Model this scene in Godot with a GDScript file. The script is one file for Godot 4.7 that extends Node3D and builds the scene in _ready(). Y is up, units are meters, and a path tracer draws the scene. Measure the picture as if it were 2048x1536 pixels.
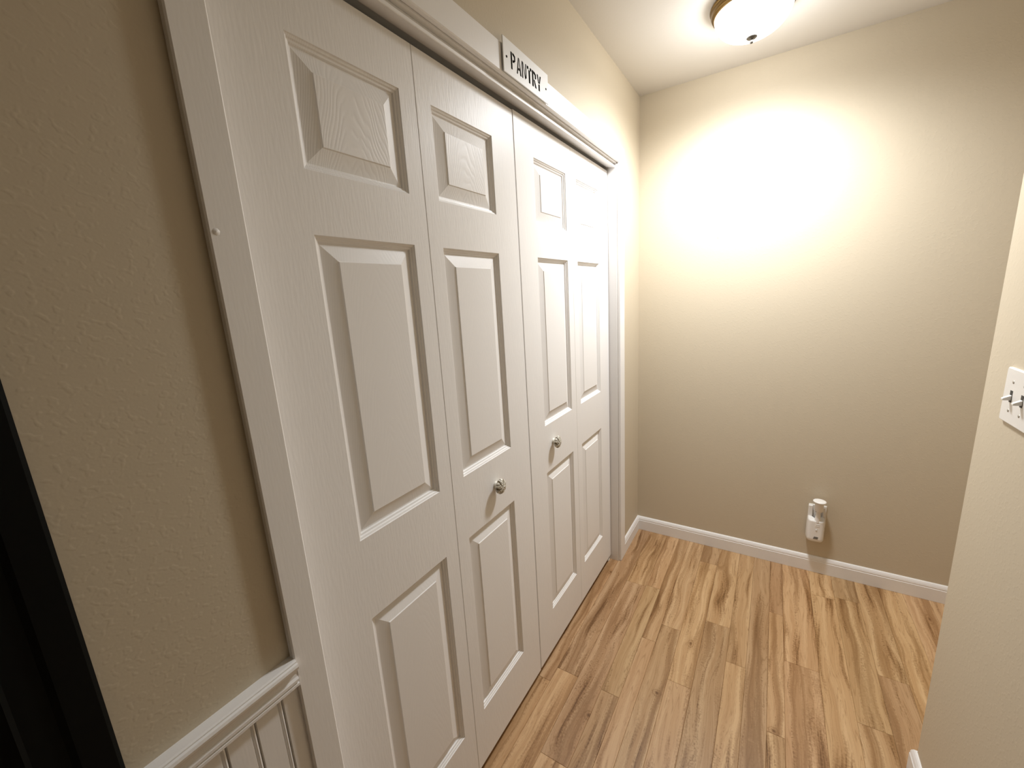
extends Node3D

# Hallway corner with a pantry's bifold doors. Metres, y up, the floor's top at y = 0.
# The pantry doors' face lies in the plane x = 0, the hall runs towards -z.

const CEIL := 2.396
const WALL_X := 0.042          # face of the left wall
const CASING_X := 0.056        # face of the door casing
const BACK_Z := -2.334         # face of the back wall
const RIGHT_X := 1.112         # face of the right wall
const RIGHT_END := -1.39       # its outside corner
const FAR_X := 2.15            # end of the recess beyond that corner
const REAR_Z := 1.9            # wall behind the camera
const LAMP := Vector3(0.556, 0, -1.866)

var M := {}
var used := {}
var rng := RandomNumberGenerator.new()

func _ready():
	rng.seed = 7
	setup_view()
	make_materials()
	build_shell()
	build_floor()
	build_trim()
	build_doors()
	build_wainscot()
	build_lamp()
	build_sign()
	build_outlet_and_freshener()
	build_switch()

# ---------------------------------------------------------------- view and light
func setup_view():
	var cam := Camera3D.new()
	cam.name = "camera"
	cam.position = Vector3(0.6816, 1.4461, 0.0)
	cam.rotation = Vector3(-0.2075, 0.573, -0.0597)
	cam.fov = rad_to_deg(2.0 * atan(768.0 / 819.9))
	cam.near = 0.02
	cam.far = 50.0
	add_child(cam)
	cam.current = true
	var env := Environment.new()
	env.background_mode = Environment.BG_COLOR
	env.background_color = Color(0, 0, 0)
	env.tonemap_mode = Environment.TONE_MAPPER_LINEAR
	env.tonemap_exposure = 1.2
	env.sdfgi_enabled = true
	env.ssao_enabled = true
	env.ssil_enabled = true
	var we := WorldEnvironment.new()
	we.name = "world_environment"
	we.environment = env
	add_child(we)
	# the ceiling lamp's light (inside its glass bowl)
	var l := OmniLight3D.new()
	l.name = "ceiling_lamp_bulb_light"
	l.position = Vector3(LAMP.x, 2.318, LAMP.z)
	l.light_color = Color(0.97, 0.985, 1.0)
	l.light_energy = 0.14
	l.light_size = 0.085
	l.omni_range = 12.0
	l.omni_attenuation = 2.0
	l.shadow_enabled = true
	add_child(l)
	# most of the light leaves the bowl downwards
	var sp := SpotLight3D.new()
	sp.name = "ceiling_lamp_bowl_light"
	sp.position = Vector3(LAMP.x, 2.312, LAMP.z)
	sp.rotation = Vector3(-PI / 2, 0, 0)
	sp.light_color = l.light_color
	sp.light_energy = 2.35
	sp.light_size = 0.09
	sp.spot_range = 12.0
	sp.spot_angle = 84.0
	sp.spot_angle_attenuation = 1.0
	sp.spot_attenuation = 2.0
	sp.shadow_enabled = true
	add_child(sp)

# ---------------------------------------------------------------- names and metas
func numbered(n: String) -> String:
	if not used.has(n):
		used[n] = 0
		return n
	used[n] += 1
	return "%s_%03d" % [n, used[n]]

func tag(o: Node3D, label: String, category: String = "", group: String = "", kind: String = ""):
	if label != "": o.set_meta("label", label)
	if category != "": o.set_meta("category", category)
	if group != "": o.set_meta("group", group)
	if kind != "": o.set_meta("kind", kind)
	return o

func thing(called: String, at: Vector3, label: String, category: String, group: String = "", kind: String = "") -> Node3D:
	var o := Node3D.new()
	o.name = numbered(called)
	o.position = at
	add_child(o)
	tag(o, label, category, group, kind)
	return o

func put(st: SurfaceTool, called: String, mat: Material, parent: Node3D = null) -> MeshInstance3D:
	var mi := MeshInstance3D.new()
	mi.mesh = st.commit()
	mi.material_override = mat
	mi.cast_shadow = GeometryInstance3D.SHADOW_CASTING_SETTING_ON
	if parent == null:
		mi.name = numbered(called)
		add_child(mi)
	else:
		mi.name = called
		parent.add_child(mi, true)
	return mi

# ---------------------------------------------------------------- mesh helpers
func begin() -> SurfaceTool:
	var st := SurfaceTool.new()
	st.begin(Mesh.PRIMITIVE_TRIANGLES)
	return st

func tri(st: SurfaceTool, a: Vector3, b: Vector3, c: Vector3, n: Vector3, ua := Vector2.ZERO, ub := Vector2.ZERO, uc := Vector2.ZERO):
	var f := (b - a).cross(c - a)
	if f.length_squared() < 1e-16: return
	var swap := f.dot(n) > 0.0
	var nn := (-f if not swap else f).normalized()
	if nn.dot(n) < 0.0: nn = -nn
	st.set_normal(nn); st.set_uv(ua); st.add_vertex(a)
	if swap:
		st.set_normal(nn); st.set_uv(uc); st.add_vertex(c)
		st.set_normal(nn); st.set_uv(ub); st.add_vertex(b)
	else:
		st.set_normal(nn); st.set_uv(ub); st.add_vertex(b)
		st.set_normal(nn); st.set_uv(uc); st.add_vertex(c)

func quad(st: SurfaceTool, a: Vector3, b: Vector3, c: Vector3, d: Vector3, n: Vector3, ua := Vector2.ZERO, ub := Vector2.ZERO, uc := Vector2.ZERO, ud := Vector2.ZERO):
	tri(st, a, b, c, n, ua, ub, uc)
	tri(st, a, c, d, n, ua, uc, ud)

# box between two corners with chamfered edges
func box(st: SurfaceTool, lo: Vector3, hi: Vector3, c := 0.0):
	var mid := (lo + hi) * 0.5
	var h := (hi - lo) * 0.5
	for ax in 3:
		var u := (ax + 1) % 3
		var v := (ax + 2) % 3
		for s in [-1.0, 1.0]:
			var n := Vector3.ZERO
			n[ax] = s
			var p := []
			for q in [[-1, -1], [1, -1], [1, 1], [-1, 1]]:
				var w := mid
				w[ax] += s * h[ax]
				w[u] += q[0] * (h[u] - c)
				w[v] += q[1] * (h[v] - c)
				p.append(w)
			quad(st, p[0], p[1], p[2], p[3], n)
	if c <= 0.0: return
	for ax in 3:
		var u := (ax + 1) % 3
		var v := (ax + 2) % 3
		for su in [-1.0, 1.0]:
			for sv in [-1.0, 1.0]:
				var n := Vector3.ZERO
				n[u] = su
				n[v] = sv
				var p := []
				for q in [[-1, 0], [1, 0], [1, 1], [-1, 1]]:
					var w := mid
					w[ax] += q[0] * (h[ax] - c)
					w[u] += su * (h[u] - (0.0 if q[1] == 0 else c))
					w[v] += sv * (h[v] - (c if q[1] == 0 else 0.0))
					p.append(w)
				quad(st, p[0], p[1], p[2], p[3], n.normalized())
	for sx in [-1.0, 1.0]:
		for sy in [-1.0, 1.0]:
			for sz in [-1.0, 1.0]:
				var s := Vector3(sx, sy, sz)
				var p := []
				for ax in 3:
					var w := mid
					for k in 3:
						w[k] += s[k] * (h[k] if k == ax else h[k] - c)
					p.append(w)
				tri(st, p[0], p[1], p[2], s)

# extrude a polygon of (a, b) along a line: place(a, b, t) gives the point; ends can be mitred through place
func prism(st: SurfaceTool, poly: PackedVector2Array, place: Callable, t0: float, t1: float):
	var n := poly.size()
	var cen := Vector2.ZERO
	for p in poly: cen += p / n
	var dirn: Vector3 = (place.call(cen.x, cen.y, t1) - place.call(cen.x, cen.y, t0)).normalized()
	var area := 0.0
	for i in n:
		var p := poly[i]
		var q := poly[(i + 1) % n]
		area += p.x * q.y - q.x * p.y
	for i in n:
		var p := poly[i]
		var q := poly[(i + 1) % n]
		var e := q - p
		var out := Vector2(e.y, -e.x).normalized() * (1.0 if area > 0 else -1.0)
		var m := (p + q) * 0.5
		var nn: Vector3 = (place.call(m.x + out.x * 0.001, m.y + out.y * 0.001, t0) - place.call(m.x, m.y, t0)).normalized()
		quad(st, place.call(p.x, p.y, t0), place.call(q.x, q.y, t0), place.call(q.x, q.y, t1), place.call(p.x, p.y, t1), nn)
	var idx := Geometry2D.triangulate_polygon(poly)
	for k in range(0, idx.size(), 3):
		for e in [[t0, -1.0], [t1, 1.0]]:
			var a := poly[idx[k]]
			var b := poly[idx[k + 1]]
			var c := poly[idx[k + 2]]
			tri(st, place.call(a.x, a.y, e[0]), place.call(b.x, b.y, e[0]), place.call(c.x, c.y, e[0]), dirn * e[1])

# lathe of (radius, height) round the y axis of xf, smooth round and along unless the profile doubles a point
func lathe(st: SurfaceTool, prof: PackedVector2Array, seg: int, xf := Transform3D.IDENTITY):
	for i in prof.size() - 1:
		var a := prof[i]
		var b := prof[i + 1]
		if a.distance_to(b) < 1e-7: continue
		var na := edge_normal(prof, i, true)
		var nb := edge_normal(prof, i, false)
		for k in seg:
			var t0 := TAU * k / seg
			var t1 := TAU * (k + 1) / seg
			var d0 := Vector3(cos(t0), 0, sin(t0))
			var d1 := Vector3(cos(t1), 0, sin(t1))
			var P := [d0 * a.x + Vector3.UP * a.y, d1 * a.x + Vector3.UP * a.y, d1 * b.x + Vector3.UP * b.y, d0 * b.x + Vector3.UP * b.y]
			var N := [d0 * na.x + Vector3.UP * na.y, d1 * na.x + Vector3.UP * na.y, d1 * nb.x + Vector3.UP * nb.y, d0 * nb.x + Vector3.UP * nb.y]
			for order in [[0, 1, 2], [0, 2, 3]]:
				var p0: Vector3 = P[order[0]]
				var p1: Vector3 = P[order[1]]
				var p2: Vector3 = P[order[2]]
				var f := (p1 - p0).cross(p2 - p0)
				if f.length_squared() < 1e-18: continue
				var o = order if f.dot(N[0] + N[1] + N[2] + N[3]) < 0.0 else [order[0], order[2], order[1]]
				for j in o:
					st.set_normal((xf.basis * N[j]).normalized())
					st.add_vertex(xf * P[j])

func edge_normal(prof: PackedVector2Array, i: int, at_start: bool) -> Vector2:
	var e := (prof[i + 1] - prof[i]).normalized()
	var n := Vector2(e.y, -e.x)
	var j := i - 1 if at_start else i + 1
	if j >= 0 and j < prof.size() - 1:
		var e2 := prof[j + 1] - prof[j]
		if e2.length() > 1e-7:
			e2 = e2.normalized()
			if e2.dot(e) > 0.35:
				n = (n + Vector2(e2.y, -e2.x)).normalized()
	return n

# ---------------------------------------------------------------- materials
func noise(seed_: int, freq: float, kind := FastNoiseLite.TYPE_SIMPLEX_SMOOTH, octaves := 1) -> FastNoiseLite:
	var f := FastNoiseLite.new()
	f.seed = seed_
	f.noise_type = kind
	f.frequency = freq
	f.fractal_type = FastNoiseLite.FRACTAL_FBM if octaves > 1 else FastNoiseLite.FRACTAL_NONE
	f.fractal_octaves = octaves
	return f

# noise stretched to w x h, as bytes; sx, sy: how many pixels one noise pixel covers
func field(seed_: int, freq: float, w: int, h: int, sx: int, sy: int, octaves := 1) -> PackedByteArray:
	var im := noise(seed_, freq, FastNoiseLite.TYPE_SIMPLEX_SMOOTH, octaves).get_seamless_image(w / sx, h / sy, false, false, 0.1, true)
	im.convert(Image.FORMAT_L8)
	if sx > 1 or sy > 1: im.resize(w, h, Image.INTERPOLATE_CUBIC)
	return im.get_data()

func paint(c: Color, rough: float, spec := 0.5) -> StandardMaterial3D:
	var m := StandardMaterial3D.new()
	m.albedo_color = c
	m.roughness = rough
	m.metallic_specular = spec
	return m

func relief(m: StandardMaterial3D, im: Image, cm: float, scale: float, triplanar := true):
	m.heightmap_enabled = true
	m.heightmap_texture = ImageTexture.create_from_image(im)
	m.heightmap_scale = cm
	if triplanar:
		m.uv1_triplanar = true
		m.uv1_world_triplanar = true
		m.uv1_scale = Vector3.ONE * scale
	return m

func make_materials():
	# orange-peel wall texture
	var n := 512
	var a := field(11, 0.045, n, n, 1, 1, 2)
	var b := field(12, 0.12, n, n, 1, 1, 2)
	var data := PackedByteArray()
	data.resize(n * n)
	for i in n * n:
		var v := smoothstep(140.0, 215.0, float(a[i])) * 0.75 + float(b[i]) / 255.0 * 0.25
		data[i] = int(clampf(v, 0, 1) * 255.0)
	var peel := Image.create_from_data(n, n, false, Image.FORMAT_L8, data)
	M.wall = relief(paint(Color8(205, 192, 169), 0.62, 0.4), peel, 0.016, 3.2)
	M.ceiling = relief(paint(Color8(226, 222, 216), 0.85, 0.3), peel, 0.012, 2.0)
	# brushed semi-gloss paint
	var g := field(21, 0.16, n, n, 1, 8, 2)
	var g2 := field(22, 0.03, n, n, 1, 4, 2)
	for i in n * n:
		data[i] = int(clampf(float(g[i]) * 0.6 + float(g2[i]) * 0.4, 0, 255))
	var brushed := Image.create_from_data(n, n, false, Image.FORMAT_L8, data)
	M.trim = relief(paint(Color8(240, 237, 234), 0.42), brushed, 0.012, 2.5)
	M.door = relief(paint(Color8(240, 237, 234), 0.40, 0.35), brushed, 0.028, 2.2)
	# moulded cathedral wood grain on the doors' raised panels
	var w := 256
	var h := 1024
	var warp := field(23, 0.02, w, h, 1, 4, 2)
	var brk := field(24, 0.08, w, h, 1, 6, 2)
	var gd := PackedByteArray()
	gd.resize(w * h)
	for y in h:
		var yy := float(y) / h
		for x in w:
			var i := y * w + x
			var xx := (float(x) / w - 0.5) * 2.0
			var r := xx * xx * 1.5 - yy * 2.6 + (float(warp[i]) / 255.0 - 0.5) * 0.16
			var s := 0.5 + 0.5 * sin(r * 92.0)
			var v := pow(s, 2.5) * (0.45 + 0.55 * float(brk[i]) / 255.0)
			gd[i] = int(clampf(1.0 - v, 0, 1) * 255.0)
	var grain := Image.create_from_data(w, h, false, Image.FORMAT_L8, gd)
	M.panel = relief(paint(Color8(240, 237, 234), 0.40, 0.35), grain, 0.022, 1.0, false)
	M.panel_smooth = relief(paint(Color8(240, 237, 234), 0.40, 0.35), grain, 0.006, 1.0, false)
	M.dark = paint(Color8(11, 12, 10), 0.7, 0.25)
	M.closet = paint(Color8(60, 52, 44), 0.9)
	M.subfloor = paint(Color8(58, 42, 28), 0.9)
	M.plastic = paint(Color8(236, 232, 226), 0.3)
	M.plastic_grey = paint(Color8(60, 58, 55), 0.6)
	M.sign = paint(Color8(242, 241, 239), 0.45, 0.3)
	M.letter = paint(Color8(24, 23, 20), 1.0, 0.0)
	M.metal = paint(Color8(190, 186, 178), 0.35)
	M.metal.metallic = 0.9
	M.bronze = paint(Color8(122, 98, 58), 0.36)
	M.bronze.metallic = 0.85
	M.pewter = paint(Color8(104, 100, 94), 0.4)
	M.pewter.metallic = 0.7
	M.knob = paint(Color(1, 1, 1), 0.25)
	M.knob.vertex_color_use_as_albedo = true
	var glow := paint(Color8(250, 247, 240), 0.35)
	glow.emission_enabled = true
	glow.emission = Color(1.0, 0.99, 0.97)
	glow.emission_energy_multiplier = 2.2
	M.glow = glow
	M.wood = paint(Color(1, 1, 1), 0.4, 0.45)
	M.wood.albedo_texture = ImageTexture.create_from_image(wood_image())
	M.wood.vertex_color_use_as_albedo = true

# weathered plank print: 1 m across (u) by 2 m along the grain (v)
func wood_image() -> Image:
	var w := 1024
	var h := 2048
	var A := field(31, 0.026, w, h, 1, 32, 2)     # broad streaks
	var B := field(32, 0.22, w, h, 1, 32, 2)      # fibres
	var C := field(33, 0.018, w, h, 4, 8, 2)      # waviness
	var D := field(34, 0.022, w, h, 1, 16, 3)      # dark weathered patches
	var E := field(36, 0.013, w, h, 1, 32, 2)     # long brown bands
	var F := field(35, 0.10, w, h, 1, 1, 3)       # saw marks and flecks
	var knots := []
	var r := RandomNumberGenerator.new()
	r.seed = 5
	for k in 8:
		knots.append([r.randf() * w, r.randf() * h, r.randf_range(5, 11), r.randf_range(8, 20)])
	var light := Vector3(212, 177, 135)
	var mid := Vector3(189, 150, 107)
	var brown := Vector3(131, 93, 54)
	var deep := Vector3(98, 64, 30)
	var out := PackedByteArray()
	out.resize(w * h * 3)
	for y in h:
		var row := y * w
		for x in w:
			var i := row + x
			var wx := (x + int((C[i] - 128) * 0.11) + w) % w
			var j := row + wx
			var av := A[j] / 255.0
			var bv := B[j] / 255.0
			var dv := D[j] / 255.0
			var fv := F[i] / 255.0
			var t := clampf(0.5 + (av - 0.5) * 1.5 + (bv - 0.5) * 0.35, 0.0, 1.0)
			var c := mid.lerp(light, t)
			# growth lines follow the contours of the broad streaks
			var ring := absf(fposmod(av * 9.0, 1.0) - 0.5) * 2.0
			c = c.lerp(brown, clampf((ring - 0.72) * 1.6, 0.0, 0.38) * (0.35 + bv * 0.8))
			var ev := E[j] / 255.0 + (bv - 0.5) * 0.10 + (fv - 0.5) * 0.08
			c = c.lerp(brown, clampf((ev - 0.54) * 4.5, 0.0, 1.0) * clampf((0.86 - ev) * 8.0, 0.35, 1.0) * 0.6)
			c = c.lerp(deep, clampf(1.0 - absf(ev - 0.58) * 42.0, 0.0, 1.0) * clampf((fv - 0.42) * 4.0, 0.0, 1.0) * 0.4)
			var dk := clampf((dv + (bv - 0.5) * 0.22 + (fv - 0.5) * 0.22 - 0.57) * 3.6, 0.0, 1.0)
			c = c.lerp(brown, dk * 0.62)
			var crack := clampf((dv + (bv - 0.5) * 0.5 + (fv - 0.5) * 0.2 - 0.84) * 7.0, 0.0, 1.0)
			c = c.lerp(deep, crack * 0.6)
			out[i * 3] = int(clampf(c.x, 0, 255))
			out[i * 3 + 1] = int(clampf(c.y, 0, 255))
			out[i * 3 + 2] = int(clampf(c.z, 0, 255))
	for k in knots:
		for y in range(int(k[1] - k[3] * 4), int(k[1] + k[3] * 4)):
			for x in range(int(k[0] - k[2] * 3), int(k[0] + k[2] * 3)):
				var px := posmod(x, w)
				var py := posmod(y, h)
				var q := Vector2((x - k[0]) / k[2], (y - k[1]) / k[3])
				var rr := q.length() + (F[py * w + px] / 255.0 - 0.5) * 0.7
				var core := clampf(1.0 - rr, 0.0, 1.0)
				var halo := clampf(1.0 - absf(q.x) / 2.6, 0, 1) * clampf(1.0 - absf(q.y) / 3.6, 0, 1)
				var ringk := clampf(1.0 - absf(rr - 1.5) * 4.0, 0, 1) * 0.5
				var m := clampf(core * 0.75 + halo * 0.3 + ringk, 0, 0.9)
				if m <= 0.01: continue
				var i := (py * w + px) * 3
				var c := Vector3(out[i], out[i + 1], out[i + 2])
				c = c.lerp(brown.lerp(deep, core), m)
				out[i] = int(c.x)
				out[i + 1] = int(c.y)
				out[i + 2] = int(c.z)
	return Image.create_from_data(w, h, false, Image.FORMAT_RGB8, out)

# ---------------------------------------------------------------- shell
func structure(st: SurfaceTool, called: String, mat: Material, label: String, category := "wall") -> MeshInstance3D:
	return tag(put(st, called, mat), label, category, "", "structure")

func build_shell():
	var st := begin()
	var xl := -0.075
	box(st, Vector3(xl, 0, -0.3225), Vector3(WALL_X, CEIL, 0.02))               # between dark door and pantry
	box(st, Vector3(xl, 2.022, -1.9665), Vector3(WALL_X, CEIL, -0.3225))        # over the pantry
	box(st, Vector3(xl, 0, BACK_Z), Vector3(WALL_X, CEIL, -1.9665))             # to the corner
	box(st, Vector3(xl, 2.04, 0.02), Vector3(WALL_X, CEIL, 0.84))               # over the dark door
	box(st, Vector3(xl, 0, 0.84), Vector3(WALL_X, CEIL, REAR_Z))
	structure(st, "wall_left", M.wall, "beige orange-peel wall that the white pantry door is set into")
	st = begin()
	box(st, Vector3(xl, 0, BACK_Z - 0.12), Vector3(FAR_X + 0.12, CEIL, BACK_Z))
	var wb := structure(st, "wall_back", M.wall, "bare beige end wall with the low outlet and air freshener")
	for p in [Vector2(0.463, 1.895), Vector2(0.612, 1.93), Vector2(0.585, 1.831), Vector2(0.604, 1.78), Vector2(0.558, 1.73), Vector2(0.425, 1.674)]:
		var s2 := begin()
		lathe(s2, PackedVector2Array([Vector2(0, 0.0012), Vector2(0.002, 0.001), Vector2(0.0042, 0.0)]), 8, Transform3D(Basis(Vector3.RIGHT, PI / 2), Vector3(p.x, p.y, BACK_Z)))
		put(s2, "patched_nail_hole", M.wall, wb)
	st = begin()
	box(st, Vector3(RIGHT_X, 0, RIGHT_END), Vector3(FAR_X + 0.12, CEIL, REAR_Z), 0.003)
	structure(st, "wall_right", M.wall, "beige wall end on the right that carries the double light switch")
	st = begin()
	box(st, Vector3(FAR_X, 0, BACK_Z), Vector3(FAR_X + 0.12, CEIL, RIGHT_END))
	structure(st, "wall_recess", M.wall, "beige wall closing the recess hidden behind the right wall's corner")
	st = begin()
	box(st, Vector3(xl, 0, REAR_Z), Vector3(FAR_X + 0.12, CEIL, REAR_Z + 0.12))
	structure(st, "wall_rear", M.wall, "beige wall behind the camera at the other hall end")
	st = begin()
	box(st, Vector3(-0.72, CEIL, BACK_Z - 0.12), Vector3(FAR_X + 0.12, CEIL + 0.12, REAR_Z + 0.12))
	structure(st, "ceiling", M.ceiling, "smooth white ceiling that the bowl lamp hangs from", "ceiling")
	# pantry interior, closed and unlit
	st = begin()
	box(st, Vector3(-0.72, 0, -2.1), Vector3(-0.64, CEIL, -0.2))
	box(st, Vector3(-0.64, 0, -2.1), Vector3(xl, CEIL, -2.02))
	box(st, Vector3(-0.64, 0, -0.28), Vector3(xl, CEIL, -0.2))
	structure(st, "wall_pantry", M.closet, "unlit inside walls of the pantry behind the closed doors")
	# near-black door at the left edge of the picture
	st = begin()
	box(st, Vector3(-0.02, 0.008, 0.033), Vector3(0.02, 2.03, 0.827), 0.002)
	var d := structure(st, "door_3", M.dark, "near-black door beside the wainscot at the left picture edge", "door")
	st = begin()
	box(st, Vector3(xl, 0, 0.02), Vector3(WALL_X, 2.03, 0.031))
	box(st, Vector3(xl, 0, 0.829), Vector3(WALL_X, 2.03, 0.84))
	box(st, Vector3(xl, 2.031, 0.02), Vector3(WALL_X, 2.04, 0.84))
	put(st, "jamb", M.dark, d)
	st = begin()
	var cas := PackedVector2Array([Vector2(0, 0), Vector2(0.014, 0), Vector2(0.017, 0.004), Vector2(0.017, 0.03), Vector2(0.013, 0.036), Vector2(0.013, 0.06), Vector2(0.016, 0.064), Vector2(0.012, 0.074), Vector2(0.009, 0.084), Vector2(0, 0.084)])
	prism(st, cas, func(a, b, t): return Vector3(WALL_X + a, t, -0.064 + b), 0.0, 2.115)
	prism(st, cas, func(a, b, t): return Vector3(WALL_X + a, t, 0.924 - b), 0.0, 2.115)
	prism(st, cas, func(a, b, t): return Vector3(WALL_X + a, 2.115 - b, t), 0.02, 0.84)
	put(st, "casing", M.dark, d)

# ---------------------------------------------------------------- floor
func build_floor():
	var st := begin()
	box(st, Vector3(-0.72, -0.12, BACK_Z - 0.12), Vector3(FAR_X + 0.12, -0.0045, REAR_Z + 0.12))
	var fl := structure(st, "floor", M.subfloor, "wood-look plank floor in weathered honey tan with brown streaks", "floor")
	var xs := [-0.075, -0.02, 0.04, 0.127, 0.222, 0.289, 0.345, 0.424, 0.508, 0.604, 0.672, 0.744, 0.796, 0.908, 0.998, 1.088, 1.175, 1.262, 1.35, 1.44, 1.54, 1.63, 1.73, 1.81, 1.9, 1.99, 2.08, FAR_X]
	var known := {2: [-1.205], 3: [-1.828], 4: [-1.2, -1.84], 6: [-1.62], 7: [-2.16, -1.36], 8: [-1.733], 9: [-1.55], 10: [-1.08], 11: [-1.919, -1.324], 12: [-1.66], 13: [-2.135], 14: [-2.158, -1.5], 15: [-1.75]}
	for s in xs.size() - 1:
		var cuts := [BACK_Z]
		if known.has(s):
			var ks: Array = known[s].duplicate()
			ks.sort()
			cuts += ks
		else:
			cuts.append(BACK_Z + rng.randf_range(0.2, 0.9))
		var z_end: float = RIGHT_END if xs[s] >= RIGHT_X else REAR_Z
		while true:
			var nx: float = cuts[-1] + rng.randf_range(0.62, 1.1)
			if nx > z_end - 0.25: break
			cuts.append(nx)
		cuts.append(z_end)
		var x0: float = xs[s]
		var x1: float = xs[s + 1]
		if x0 < RIGHT_X and x1 > RIGHT_X:
			pass
		for k in cuts.size() - 1:
			plank(fl, x0, x1, cuts[k], cuts[k + 1])

func plank(fl: Node3D, x0: float, x1: float, z0: float, z1: float):
	var st := begin()
	var g := 0.00015
	var c := 0.0008
	var lo := Vector3(x0 + g, -0.0045, z0 + g)
	var hi := Vector3(x1 - g, rng.randf_range(-0.0002, 0.0), z1 - g)
	var ou := rng.randf()
	var ov := rng.randf()
	var flip := 1.0 if rng.randf() < 0.5 else -1.0
	var tone := rng.randf_range(0.74, 1.0)
	st.set_color(Color(tone, tone * rng.randf_range(0.965, 1.0), tone * rng.randf_range(0.93, 1.0)))
	var uv := func(p: Vector3): return Vector2(ou + (p.x - x0), ov + flip * (p.z - z0) * 0.5)
	var lo_t := Vector3(lo.x + c, hi.y, lo.z + c)
	var hi_t := Vector3(hi.x - c, hi.y, hi.z - c)
	var T := [lo_t, Vector3(hi_t.x, hi.y, lo_t.z), hi_t, Vector3(lo_t.x, hi.y, hi_t.z)]
	var m := hi.y - 0.0009
	var E := [Vector3(lo.x, m, lo.z), Vector3(hi.x, m, lo.z), Vector3(hi.x, m, hi.z), Vector3(lo.x, m, hi.z)]
	var N := [Vector3(0, 1, -1), Vector3(1, 1, 0), Vector3(0, 1, 1), Vector3(-1, 1, 0)]
	quad(st, T[0], T[1], T[2], T[3], Vector3.UP, uv.call(T[0]), uv.call(T[1]), uv.call(T[2]), uv.call(T[3]))
	for k in 4:
		var j := (k + 1) % 4
		quad(st, T[k], T[j], E[j], E[k], N[k], uv.call(T[k]), uv.call(T[j]), uv.call(E[j]), uv.call(E[k]))
		var b0 := Vector3(E[k].x, lo.y, E[k].z)
		var b1 := Vector3(E[j].x, lo.y, E[j].z)
		quad(st, E[k], E[j], b1, b0, Vector3(N[k].x, 0, N[k].z), uv.call(E[k]), uv.call(E[j]), uv.call(b1), uv.call(b0))
	put(st, "plank", M.wood, fl)

# ---------------------------------------------------------------- baseboards, casing, jamb
func base_profile() -> PackedVector2Array:
	return PackedVector2Array([Vector2(0, 0.0005), Vector2(0.0125, 0.0005), Vector2(0.0125, 0.060), Vector2(0.0105, 0.0625), Vector2(0.0115, 0.067), Vector2(0.0095, 0.074), Vector2(0.006, 0.081), Vector2(0.003, 0.084), Vector2(0, 0.0845)])

func build_trim():
	var bp := base_profile()
	var st := begin()
	prism(st, bp, func(a, b, t): return Vector3(WALL_X + a, b, t + (a if t < -2.1 else 0.0)), BACK_Z, -2.0345)
	structure(st, "baseboard_left", M.trim, "short white baseboard between the pantry casing and the back corner", "baseboard")
	st = begin()
	prism(st, bp, func(a, b, t): return Vector3(t + (a if t < 1.0 else -a), b, BACK_Z + a), WALL_X, FAR_X)
	structure(st, "baseboard_back", M.trim, "long white baseboard along the bare end wall", "baseboard")
	st = begin()
	prism(st, bp, func(a, b, t): return Vector3(RIGHT_X - a, b, t - (a if t < 0.0 else 0.0)), RIGHT_END, REAR_Z)
	prism(st, bp, func(a, b, t): return Vector3(t - (a if t < 1.5 else 0.0), b, RIGHT_END - a), RIGHT_X, FAR_X)
	structure(st, "baseboard_right", M.trim, "white baseboard wrapping the right wall's corner at the bottom picture edge", "baseboard")
	st = begin()
	prism(st, bp, func(a, b, t): return Vector3(FAR_X - a, b, t + (a if t < -2.0 else -a)), BACK_Z, RIGHT_END)
	structure(st, "baseboard_recess", M.trim, "white baseboard inside the recess hidden behind the right corner", "baseboard")

	# pantry casing: flat with eased edges and a small step at the inner edge
	var frame := thing("trim_1", Vector3(0, 0, -1.15), "flat white casing and jamb framing the pantry doors", "door casing", "", "structure")
	var off := Vector3(0, 0, 1.15)
	st = begin()
	box(st, Vector3(WALL_X, 0.0005, -0.317) + off, Vector3(CASING_X, 2.0795, -0.268) + off, 0.0022)
	put(st, "side_casing", M.trim, frame)
	st = begin()
	box(st, Vector3(WALL_X, 0.0005, -2.033) + off, Vector3(CASING_X, 2.0795, -1.9665) + off, 0.0022)
	put(st, "side_casing", M.trim, frame)
	st = begin()
	box(st, Vector3(WALL_X, 2.011, -1.966) + off, Vector3(CASING_X, 2.0795, -0.3172) + off, 0.0022)
	put(st, "head_casing", M.trim, frame)
	st = begin()
	box(st, Vector3(-0.0749, 0.0005, -0.32251) + off, Vector3(WALL_X - 0.0005, 2.0075, -0.3185) + off)
	box(st, Vector3(-0.0749, 0.0005, -1.9664) + off, Vector3(WALL_X - 0.0005, 2.0075, -1.9615) + off)
	put(st, "side_jamb", M.trim, frame)
	st = begin()
	box(st, Vector3(-0.0749, 2.0078, -1.9664) + off, Vector3(WALL_X - 0.0005, 2.0219, -0.3226) + off)
	put(st, "head_jamb", M.trim, frame)
	st = begin()
	var vp := PackedVector2Array([Vector2(-0.0035, 1.9975), Vector2(0.035, 1.9895), Vector2(0.0362, 1.9905), Vector2(0.0362, 1.9968), Vector2(0.0345, 1.9985), Vector2(0.029, 2.0076), Vector2(-0.0035, 2.0076)])
	prism(st, vp, func(a, b, t): return Vector3(a, b, t) + off, -1.9612, -0.3228)
	put(st, "track_valance", M.trim, frame)
	st = begin()
	lathe(st, PackedVector2Array([Vector2(0, 0.0016), Vector2(0.003, 0.001), Vector2(0.005, 0)]), 7, Transform3D(Basis(Vector3.BACK, -PI / 2), Vector3(CASING_X, 1.553, -0.277) + off))
	put(st, "paint_blister", M.trim, frame)

# ---------------------------------------------------------------- bifold doors
const Z0 := 0.3377
const LEAF_W := 0.4035
const WIDE := 0.1168
const NARROW := 0.0474
const PANEL_Y := [[0.210, 0.7977], [0.9809, 1.5725], [1.6778, 1.880]]

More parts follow.
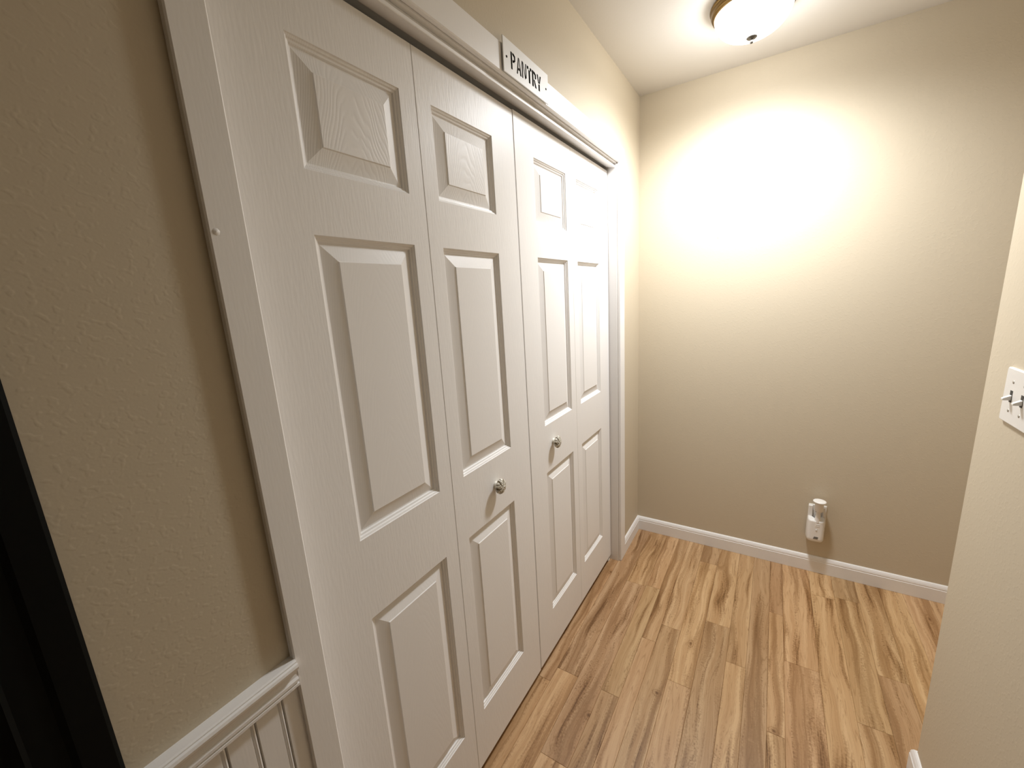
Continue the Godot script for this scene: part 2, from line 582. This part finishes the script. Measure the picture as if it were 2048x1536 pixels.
func build_doors():
	var spec := [
		["door_1", "left white six-panel bifold pantry door, nearer the camera", [0, 1], 1, 0.932, 0.894],
		["door_2", "right white six-panel bifold pantry door, next to the back corner", [2, 3], 2, 1.322, 0.903]]
	for s in spec:
		var d := thing(s[0], Vector3(0, 0, -(Z0 + (s[2][0] + 1) * LEAF_W)), s[1], "closet door", "", "structure")
		for k in s[2]:
			var leaf := make_leaf(d, k)
			if k == s[3]: make_knob(leaf, Vector3(0.0, s[5], -s[4]) - d.position)

func make_leaf(d: Node3D, k: int) -> Node3D:
	var gap := 0.0021
	var bot := 0.026 if k < 2 else 0.029
	var top := 1.980 if k < 2 else 1.983
	var near := Z0 + k * LEAF_W + (0.0004 if k % 2 == 1 else gap)
	var far := Z0 + (k + 1) * LEAF_W - (0.0004 if k % 2 == 0 else gap)
	if k == 0: near = 0.3255
	if k == 3: far = 1.957
	var pl := Z0 + k * LEAF_W + (WIDE if k % 2 == 0 else NARROW)
	var pr := Z0 + (k + 1) * LEAF_W - (NARROW if k % 2 == 0 else WIDE)
	var st := begin()
	var o := -d.position
	var c := 0.0010
	var P := func(x: float, y: float, zz: float): return Vector3(x, y, -zz) + o
	# front: stiles and rails round three openings
	var fx := Vector3.RIGHT
	var zs := [near + c, pl, pr, far - c]
	var ys := [bot + c, PANEL_Y[0][0], PANEL_Y[0][1], PANEL_Y[1][0], PANEL_Y[1][1], PANEL_Y[2][0], PANEL_Y[2][1], top - c]
	for i in 3:
		for j in 7:
			if i == 1 and j % 2 == 1: continue
			quad(st, P.call(0.0, ys[j], zs[i]), P.call(0.0, ys[j], zs[i + 1]), P.call(0.0, ys[j + 1], zs[i + 1]), P.call(0.0, ys[j + 1], zs[i]), fx)
	# eased edges and sides
	var R := [[bot + c, near + c, bot, near], [bot + c, far - c, bot, far], [top - c, far - c, top, far], [top - c, near + c, top, near]]
	for e in 4:
		var a = R[e]
		var b = R[(e + 1) % 4]
		var n: Vector3 = [Vector3(0, -1, 0), Vector3(0, 0, -1), Vector3(0, 1, 0), Vector3(0, 0, 1)][e]
		quad(st, P.call(0.0, a[0], a[1]), P.call(0.0, b[0], b[1]), P.call(-c, b[2], b[3]), P.call(-c, a[2], a[3]), n + fx)
		quad(st, P.call(-c, a[2], a[3]), P.call(-c, b[2], b[3]), P.call(-0.034, b[2], b[3]), P.call(-0.034, a[2], a[3]), n)
	quad(st, P.call(-0.034, bot, near), P.call(-0.034, bot, far), P.call(-0.034, top, far), P.call(-0.034, top, near), -fx)
	var leaf := put(st, "leaf", M.door, d)
	# moulded panels
	var rings := [[0.0, 0.0], [0.0012, -0.0022], [0.0045, -0.0040], [0.0062, -0.0066], [0.0095, -0.0078], [0.0112, -0.0112], [0.0142, -0.0116], [0.0425, -0.0034], [0.0442, -0.0016]]
	for y in PANEL_Y:
		var s2 := begin()
		var cy: float = (y[0] + y[1]) * 0.5
		var cz: float = (pl + pr) * 0.5
		var hy: float = (y[1] - y[0]) * 0.5
		var hz := (pr - pl) * 0.5
		var long := hy > 0.2
		var su := 1.0 / (2.0 * hz)
		var uv := func(q: Vector2): return Vector2(0.5 + q.x * su * 0.92, (0.25 if not long else 0.5) - q.y * (1.0 if not long else 0.8))
		for r in rings.size():
			var a: float = rings[r][0]
			var za := rings[r][1] as float
			var A := [Vector2(-hz + a, -hy + a), Vector2(hz - a, -hy + a), Vector2(hz - a, hy - a), Vector2(-hz + a, hy - a)]
			if r == rings.size() - 1:
				quad(s2, P.call(za, cy + A[0].y, cz + A[0].x), P.call(za, cy + A[1].y, cz + A[1].x), P.call(za, cy + A[2].y, cz + A[2].x), P.call(za, cy + A[3].y, cz + A[3].x), fx, uv.call(A[0]), uv.call(A[1]), uv.call(A[2]), uv.call(A[3]))
				break
			var b: float = rings[r + 1][0]
			var zb := rings[r + 1][1] as float
			var B := [Vector2(-hz + b, -hy + b), Vector2(hz - b, -hy + b), Vector2(hz - b, hy - b), Vector2(-hz + b, hy - b)]
			for e in 4:
				var f := (e + 1) % 4
				quad(s2, P.call(za, cy + A[e].y, cz + A[e].x), P.call(za, cy + A[f].y, cz + A[f].x), P.call(zb, cy + B[f].y, cz + B[f].x), P.call(zb, cy + B[e].y, cz + B[e].x), fx, uv.call(A[e]), uv.call(A[f]), uv.call(B[f]), uv.call(B[e]))
		put(s2, "panel", M.panel_smooth if cy < 1.6 else M.panel, leaf)
	if k == 3 or k == 0:                       # floor pivot under the outer leaf
		var s3 := begin()
		var pz := far - 0.012 if k == 3 else near + 0.012
		box(s3, P.call(-0.024, 0.0, pz + 0.008), P.call(-0.004, 0.009, pz - 0.014), 0.001)
		lathe(s3, PackedVector2Array([Vector2(0.0045, bot + 0.001), Vector2(0.0045, 0.012), Vector2(0.003, 0.009)]), 10, Transform3D(Basis.IDENTITY, P.call(-0.012, 0.0, pz)))
		put(s3, "pivot_bracket", M.plastic, leaf)
	return leaf

# white knob with carved, antiqued leaves; its axis points out of the door (+x)
func make_knob(leaf: Node3D, at: Vector3):
	var st := begin()
	var prof := [Vector2(0.012, 0.0), Vector2(0.0118, 0.002), Vector2(0.0095, 0.0045), Vector2(0.0098, 0.0075), Vector2(0.0150, 0.0105), Vector2(0.0208, 0.0130), Vector2(0.0232, 0.0165), Vector2(0.0235, 0.0200), Vector2(0.0213, 0.0242), Vector2(0.0155, 0.0270), Vector2(0.0080, 0.0286), Vector2(0.0, 0.0291)]
	var pts := []
	for i in prof.size() - 1:
		for s in 4: pts.append(prof[i].lerp(prof[i + 1], s / 4.0))
	pts.append(prof[-1])
	var seg := 72
	var g := []
	var col := []
	var cream := Color(0.80, 0.76, 0.66)
	var stain := Color(0.10, 0.065, 0.022)
	for i in pts.size():
		var row := []
		var crow := []
		for k in seg:
			var t := TAU * k / seg
			var r: float = pts[i].x
			var x: float = pts[i].y
			var cut := 0.0
			if x > 0.013:
				var q := r / 0.0235
				var petal := absf(sin(t * 3.0 + q * 1.6))
				var vein := absf(sin(t * 7.0 - q * 5.0 + 0.6))
				var ring := absf(sin(q * 9.0 + sin(t * 5.0)))
				cut = clampf((0.46 - petal) * 3.4, 0, 1)
				cut = maxf(cut, clampf((0.42 - vein) * 3.4, 0, 1) * clampf((q - 0.3) * 4.0, 0, 1))
				cut = maxf(cut, clampf((0.30 - ring) * 4.0, 0, 1) * 0.8)
				if x < 0.015: cut *= 0.4
			var nrm := Vector2(1, 0) if x < 0.0235 else Vector2(0.4, 1).normalized()
			r = maxf(r - cut * 0.0017 * nrm.x * (1.0 if r > 0.004 else 0.0), 0.0)
			x -= cut * 0.0017 * nrm.y
			row.append(Vector3(x, r * cos(t), r * sin(t)) + at)
			crow.append(cream.lerp(stain, clampf(cut * 1.25, 0, 1)))
		g.append(row)
		col.append(crow)
	st.set_smooth_group(0)
	for i in pts.size() - 1:
		for k in seg:
			var j := (k + 1) % seg
			for o in [[[i, k], [i + 1, j], [i + 1, k]], [[i, k], [i, j], [i + 1, j]]]:
				for v in o:
					st.set_color(col[v[0]][v[1]])
					st.add_vertex(g[v[0]][v[1]])
	st.generate_normals()
	var kn := put(st, "knob", M.knob, leaf)
	kn.set_meta("label", "white knob with carved brown-stained leaves")

# ---------------------------------------------------------------- wainscot
func build_wainscot():
	var st := begin()
	var top := 0.892
	var pr := PackedVector2Array([Vector2(0, 0), Vector2(0.017, 0), Vector2(0.0195, -0.0015), Vector2(0.0195, -0.0035), Vector2(0.0225, -0.005), Vector2(0.0240, -0.009), Vector2(0.0228, -0.0135), Vector2(0.0185, -0.018), Vector2(0.0145, -0.0225), Vector2(0.0128, -0.0275), Vector2(0.0135, -0.0325), Vector2(0.0165, -0.036), Vector2(0.0165, -0.0405), Vector2(0.0135, -0.0415), Vector2(0.0135, -0.043), Vector2(0.016, -0.0445), Vector2(0.016, -0.049), Vector2(0.0135, -0.051), Vector2(0.006, -0.051), Vector2(0, -0.051)])
	prism(st, pr, func(a, b, t): return Vector3(WALL_X + a, top + b, t), -0.2687, -0.0643)
	structure(st, "trim_2", M.trim, "white moulded chair rail capping the beadboard at lower left", "chair rail")
	var bb := thing("trim_3", Vector3(WALL_X, 0, -0.166), "white beadboard wainscot below the chair rail at lower left", "beadboard", "", "structure")
	var beads := [-0.2687, -0.242, -0.2005, -0.160, -0.1195, -0.079, -0.0643]
	for i in beads.size() - 1:
		st = begin()
		var w: float = beads[i + 1] - beads[i]
		var p := PackedVector2Array([Vector2(0, 0), Vector2(0.0022, 0)])
		if i > 0:
			for q in [Vector2(0.0025, 0.0003), Vector2(0.0052, 0.0016), Vector2(0.0062, 0.0034), Vector2(0.0052, 0.0052), Vector2(0.0030, 0.0062), Vector2(0.0030, 0.0070), Vector2(0.0064, 0.0086)]: p.append(q)
		else:
			p.append(Vector2(0.0064, 0.0))
		p.append(Vector2(0.0064, w - 0.0016))
		p.append(Vector2(0.0030, w - 0.0004))
		p.append(Vector2(0, w - 0.0004))
		var zb: float = beads[i]
		prism(st, p, func(a, b, t): return Vector3(a, t, zb + b + 0.166), 0.0905, top - 0.0505)
		put(st, "board", M.trim, bb)
	st = begin()
	prism(st, base_profile(), func(a, b, t): return Vector3(a, b, t + 0.166), -0.2687, -0.0643)
	put(st, "base", M.trim, bb)

# ---------------------------------------------------------------- ceiling lamp
func build_lamp():
	var at := Vector3(LAMP.x, CEIL, LAMP.z)
	var o := thing("ceiling_lamp", at, "flush ceiling lamp, lit white glass bowl in a bronze ring", "lamp")
	var st := begin()
	lathe(st, PackedVector2Array([Vector2(0.0, -0.0005), Vector2(0.128, -0.0005), Vector2(0.128, -0.0005), Vector2(0.135, -0.003), Vector2(0.1365, -0.007), Vector2(0.134, -0.010), Vector2(0.134, -0.010), Vector2(0.1315, -0.012), Vector2(0.1315, -0.012), Vector2(0.1325, -0.020), Vector2(0.1295, -0.027), Vector2(0.1295, -0.027), Vector2(0.127, -0.028), Vector2(0.1265, -0.033), Vector2(0.1225, -0.035), Vector2(0.1225, -0.035), Vector2(0.1195, -0.034), Vector2(0.1195, -0.006)]), 72)
	put(st, "pan", M.bronze, o)
	st = begin()
	var bowl := PackedVector2Array()
	for i in 19:
		var t := i / 18.0 * PI / 2
		bowl.append(Vector2(0.1205 * pow(cos(t), 0.9), -0.033 - 0.080 * sin(t)))
	bowl.reverse()
	var bp := PackedVector2Array()
	for p in bowl: bp.append(Vector2(maxf(p.x, 0.0), p.y))
	lathe(st, bp, 72)
	var b := put(st, "glass_bowl", M.glow, o)
	b.set_meta("label", "glowing white glass bowl")
	st = begin()
	lathe(st, PackedVector2Array([Vector2(0.0, -0.1325), Vector2(0.0042, -0.1310), Vector2(0.0066, -0.1265), Vector2(0.0058, -0.1225), Vector2(0.0032, -0.1205), Vector2(0.0032, -0.1205), Vector2(0.0038, -0.1185), Vector2(0.0135, -0.1170), Vector2(0.0168, -0.1140), Vector2(0.0165, -0.1110), Vector2(0.0120, -0.1085)]), 28)
	var f := put(st, "finial", M.pewter, o)
	f.set_meta("label", "small grey metal finial")

# ---------------------------------------------------------------- sign
func build_sign():
	var z0 := 1.0105
	var z1 := 1.2585
	var y0 := 2.0115
	var y1 := 2.0925
	var o := thing("pantry_sign", Vector3(CASING_X, y0, -(z0 + z1) / 2), "white nameplate reading PANTRY standing on the casing above the doors", "sign")
	var c := Vector3(CASING_X, y0, -(z0 + z1) / 2)
	var st := begin()
	box(st, Vector3(CASING_X + 0.0035, y0, -z1) - c, Vector3(CASING_X + 0.0065, y1, -z0) - c, 0.0008)
	put(st, "plate", M.sign, o)
	for z in [z0 + 0.014, z1 - 0.014]:
		st = begin()
		box(st, Vector3(CASING_X + 0.0002, y0 + 0.03, -z - 0.006) - c, Vector3(CASING_X + 0.0035, y0 + 0.05, -z + 0.006) - c)
		put(st, "standoff", M.plastic_grey, o)
	for z in [z0 + 0.0155, z1 - 0.0155]:
		st = begin()
		lathe(st, PackedVector2Array([Vector2(0.0030, 0.0), Vector2(0.0028, 0.0008), Vector2(0, 0.0012)]), 12, Transform3D(Basis(Vector3.BACK, -PI / 2), Vector3(CASING_X + 0.0065, 2.049, -z) - c))
		put(st, "nail", M.letter, o)
	# stencil letters: strokes as quads (x right, y up, in letter units of 1 x 1), gaps where the stencil bridges
	var glyphs := {
		"P": [[0, 0, .26, 0, .26, 1, 0, 1], [.36, .88, .70, .80, .70, .98, .36, 1], [.68, .52, .9, .60, .9, .90, .68, .97], [.36, .44, .70, .48, .70, .62, .36, .58]],
		"A": [[0, 0, .2, 0, .52, 1, .38, 1], [.56, 1, .66, .94, .98, 0, .72, 0], [.34, .26, .62, .26, .58, .40, .38, .40]],
		"N": [[0, 0, .2, 0, .2, 1, 0, 1], [.24, .96, .30, 1, .80, .10, .66, .02], [.78, .14, .96, .14, .96, 1, .78, 1]],
		"T": [[.34, 0, .66, 0, .66, .80, .34, .80], [.0, .82, .32, .82, .32, 1, 0, 1], [.68, .82, 1, .82, 1, 1, .68, 1]],
		"R": [[0, 0, .30, 0, .30, 1, 0, 1], [.36, .84, .70, .78, .72, .96, .36, 1], [.66, .54, .94, .60, .94, .88, .66, .94], [.36, .44, .58, .50, 1.02, 0, .68, 0]],
		"Y": [[.34, 0, .66, 0, .66, .42, .34, .42], [.32, .46, .50, .50, .28, 1, 0, 1], [.52, .50, .68, .46, 1, 1, .74, 1]]}
	var word := "PANTRY"
	for i in word.length():
		st = begin()
		for s in glyphs[word[i]]:
			var q := []
			for k in 4:
				q.append(Vector2(s[k * 2] * 0.0245, s[k * 2 + 1] * 0.040))
			var poly := PackedVector2Array(q)
			prism(st, poly, func(a, b, t): return Vector3(t, 2.029 + b, -(1.0465 + i * 0.0282 + a)) - c, CASING_X + 0.0064, CASING_X + 0.0069)
		put(st, "letter", M.letter, o)

# ---------------------------------------------------------------- outlet and air freshener on the back wall
func round_rect(w: float, h: float, r: float) -> PackedVector2Array:
	var p := PackedVector2Array()
	for q in [[1, 1, 0.0], [-1, 1, PI / 2], [-1, -1, PI], [1, -1, 1.5 * PI]]:
		for k in 5:
			var t: float = q[2] + k / 4.0 * PI / 2
			p.append(Vector2(q[0] * (w / 2 - r), q[1] * (h / 2 - r)) + Vector2(cos(t), sin(t)) * r)
	return p

func inset_slab(st: SurfaceTool, poly: PackedVector2Array, place: Callable, t0: float, t1: float, edge: float):
	# slab with an eased front edge at t1
	var n := poly.size()
	var inner := PackedVector2Array()
	for p in poly:
		inner.append(Vector2(p.x - signf(p.x) * edge, p.y - signf(p.y) * edge))
	var te := t1 - edge * signf(t1 - t0)
	prism(st, poly, place, t0, te)
	prism(st, inner, place, te, t1)
	for i in n:
		var j := (i + 1) % n
		var m := (poly[i] + poly[j]) * 0.5
		var nn: Vector3 = place.call(m.x, m.y, t1) - place.call(0.0, 0.0, t0)
		quad(st, place.call(poly[i].x, poly[i].y, te), place.call(poly[j].x, poly[j].y, te), place.call(inner[j].x, inner[j].y, t1), place.call(inner[i].x, inner[i].y, t1), nn)

func build_outlet_and_freshener():
	var c := Vector3(0.9205, 0.306, BACK_Z)
	var o := thing("wall_outlet", c, "white outlet plate low on the end wall behind the air freshener", "outlet")
	var st := begin()
	inset_slab(st, round_rect(0.072, 0.115, 0.003), func(a, b, t): return Vector3(a, b, t), 0.0002, 0.0055, 0.0018)
	put(st, "cover_plate", M.plastic, o)
	for y in [0.0195, -0.0195]:
		st = begin()
		inset_slab(st, round_rect(0.034, 0.029, 0.009), func(a, b, t): return Vector3(a, b + y, t), 0.0055, 0.0072, 0.0006)
		put(st, "socket", M.plastic, o)
	st = begin()
	for x in [-0.0065, 0.0065]:
		box(st, Vector3(x - 0.001, 0.0195, 0.0066), Vector3(x + 0.001, 0.0275, 0.00735))
	put(st, "slot", M.plastic_grey, o)

	# the plug-in: a rounded body below, an upright bottle neck and a wide round cap above
	var f := thing("air_freshener", Vector3(0.917, 0.19, BACK_Z + 0.008), "white plug-in air freshener with round cap on the end wall", "air freshener")
	st = begin()
	var rows := 15
	var ring := []
	var seg := 28
	for i in rows:
		var t := i / (rows - 1.0)
		var y := 0.118 * t
		var wd := 0.0355 + 0.0015 * sin(t * PI) - 0.0012 * t
		var dp := 0.046 - 0.006 * t
		if i == 0:
			wd *= 0.90
			dp *= 0.90
		if i == rows - 1:
			wd *= 0.93
			dp *= 0.92
		var row := []
		for k in seg + 1:
			var a := PI * k / seg
			var ca := cos(a)
			var sa := sin(a)
			row.append(Vector3(signf(ca) * pow(absf(ca), 0.45) * wd, y - (0.0 if i < rows - 1 else 0.014 * pow(sa, 0.6) - 0.004), pow(sa, 0.55) * dp))
		ring.append(row)
	st.set_smooth_group(0)
	for i in rows - 1:
		for k in seg:
			for v in [[i, k], [i + 1, k + 1], [i, k + 1], [i, k], [i + 1, k], [i + 1, k + 1]]:
				st.add_vertex(ring[i][v[1]] if v[0] == i else ring[i + 1][v[1]])
	st.set_smooth_group(1)
	for e in [0, rows - 1]:
		var cen := Vector3(0, ring[e][seg / 2].y, 0.018)
		for k in seg:
			var a: Vector3 = ring[e][k]
			var b: Vector3 = ring[e][k + 1]
			if e == 0:
				st.add_vertex(a); st.add_vertex(b); st.add_vertex(cen)
			else:
				st.add_vertex(b); st.add_vertex(a); st.add_vertex(cen)
	st.set_smooth_group(2)
	for i in rows - 1:
		for v in [ring[i][0], ring[i][seg], ring[i + 1][seg], ring[i][0], ring[i + 1][seg], ring[i + 1][0]]: st.add_vertex(v)
	st.generate_normals()
	put(st, "body", M.plastic, f)
	st = begin()
	lathe(st, PackedVector2Array([Vector2(0.0095, 0.168), Vector2(0.0085, 0.150), Vector2(0.0090, 0.140), Vector2(0.0120, 0.112), Vector2(0.0125, 0.100)]), 24, Transform3D(Basis.IDENTITY, Vector3(0.004, 0, 0.030)))
	put(st, "neck", M.plastic, f)
	st = begin()
	lathe(st, PackedVector2Array([Vector2(0.0, 0.2145), Vector2(0.022, 0.2140), Vector2(0.0255, 0.2130), Vector2(0.0268, 0.2105), Vector2(0.0255, 0.2080), Vector2(0.0190, 0.2062), Vector2(0.0178, 0.204), Vector2(0.0178, 0.204), Vector2(0.0172, 0.163), Vector2(0.0160, 0.161), Vector2(0.0160, 0.161), Vector2(0.0, 0.161)]), 36, Transform3D(Basis.IDENTITY, Vector3(0.005, 0, 0.034)))
	put(st, "cap", M.plastic, f)
	st = begin()
	box(st, Vector3(-0.034, 0.112, 0.001), Vector3(-0.016, 0.172, 0.010), 0.002)
	put(st, "back_shield", M.plastic, f)
	st = begin()
	box(st, Vector3(0.024, 0.112, 0.001), Vector3(0.033, 0.168, 0.010), 0.002)
	put(st, "back_shield", M.plastic, f)
	st = begin()
	for k in 3:
		box(st, Vector3(-0.008 + k * 0.0015, 0.0155 + k * 0.0045, 0.0435), Vector3(0.010 + k * 0.0008, 0.0178 + k * 0.0045, 0.0462), 0.0003)
	put(st, "vent", M.plastic_grey, f)
	st = begin()
	lathe(st, PackedVector2Array([Vector2(0.0036, 0.0), Vector2(0.0032, 0.0016), Vector2(0.0, 0.0024)]), 16, Transform3D(Basis(Vector3.RIGHT, PI / 2), Vector3(0.002, 0.063, 0.0435)))
	put(st, "button", M.plastic, f)
	st = begin()
	for k in 3:
		box(st, Vector3(-0.004, 0.080 + k * 0.0055, 0.0405), Vector3(0.014, 0.0822 + k * 0.0055, 0.0428), 0.0004)
	put(st, "grille", M.plastic, f)

# ---------------------------------------------------------------- light switch on the right wall
func build_switch():
	var c := Vector3(RIGHT_X, 1.186, -1.2165)
	var o := thing("light_switch", c, "white two-toggle switch plate on the right wall", "light switch")
	var st := begin()
	inset_slab(st, round_rect(0.117, 0.114, 0.003), func(a, b, t): return Vector3(t, b, a), -0.0002, -0.0062, 0.002)
	put(st, "cover_plate", M.plastic, o)
	for z in [-0.0235, 0.0225]:
		st = begin()
		box(st, Vector3(-0.0066, -0.0122, z - 0.0052), Vector3(-0.0055, 0.0122, z + 0.0052))
		put(st, "collar", M.plastic_grey, o)
		st = begin()
		var tg := PackedVector2Array([Vector2(0.005, -0.0075), Vector2(0.0178, -0.0082), Vector2(0.0186, -0.0070), Vector2(0.0184, -0.0046), Vector2(0.0174, -0.0036), Vector2(0.005, 0.0035)])
		prism(st, tg, func(a, b, t): return Vector3(-a, b, z + t * (1.0 - 12.0 * maxf(a - 0.005, 0.0))), -0.0047, 0.0047)
		put(st, "toggle", M.plastic, o)
		for y in [0.030, -0.030]:
			st = begin()
			lathe(st, PackedVector2Array([Vector2(0.0034, 0.0), Vector2(0.0030, 0.0008), Vector2(0, 0.0012)]), 14, Transform3D(Basis(Vector3.BACK, PI / 2), Vector3(-0.0060, y, z)))
			put(st, "screw", M.metal, o)
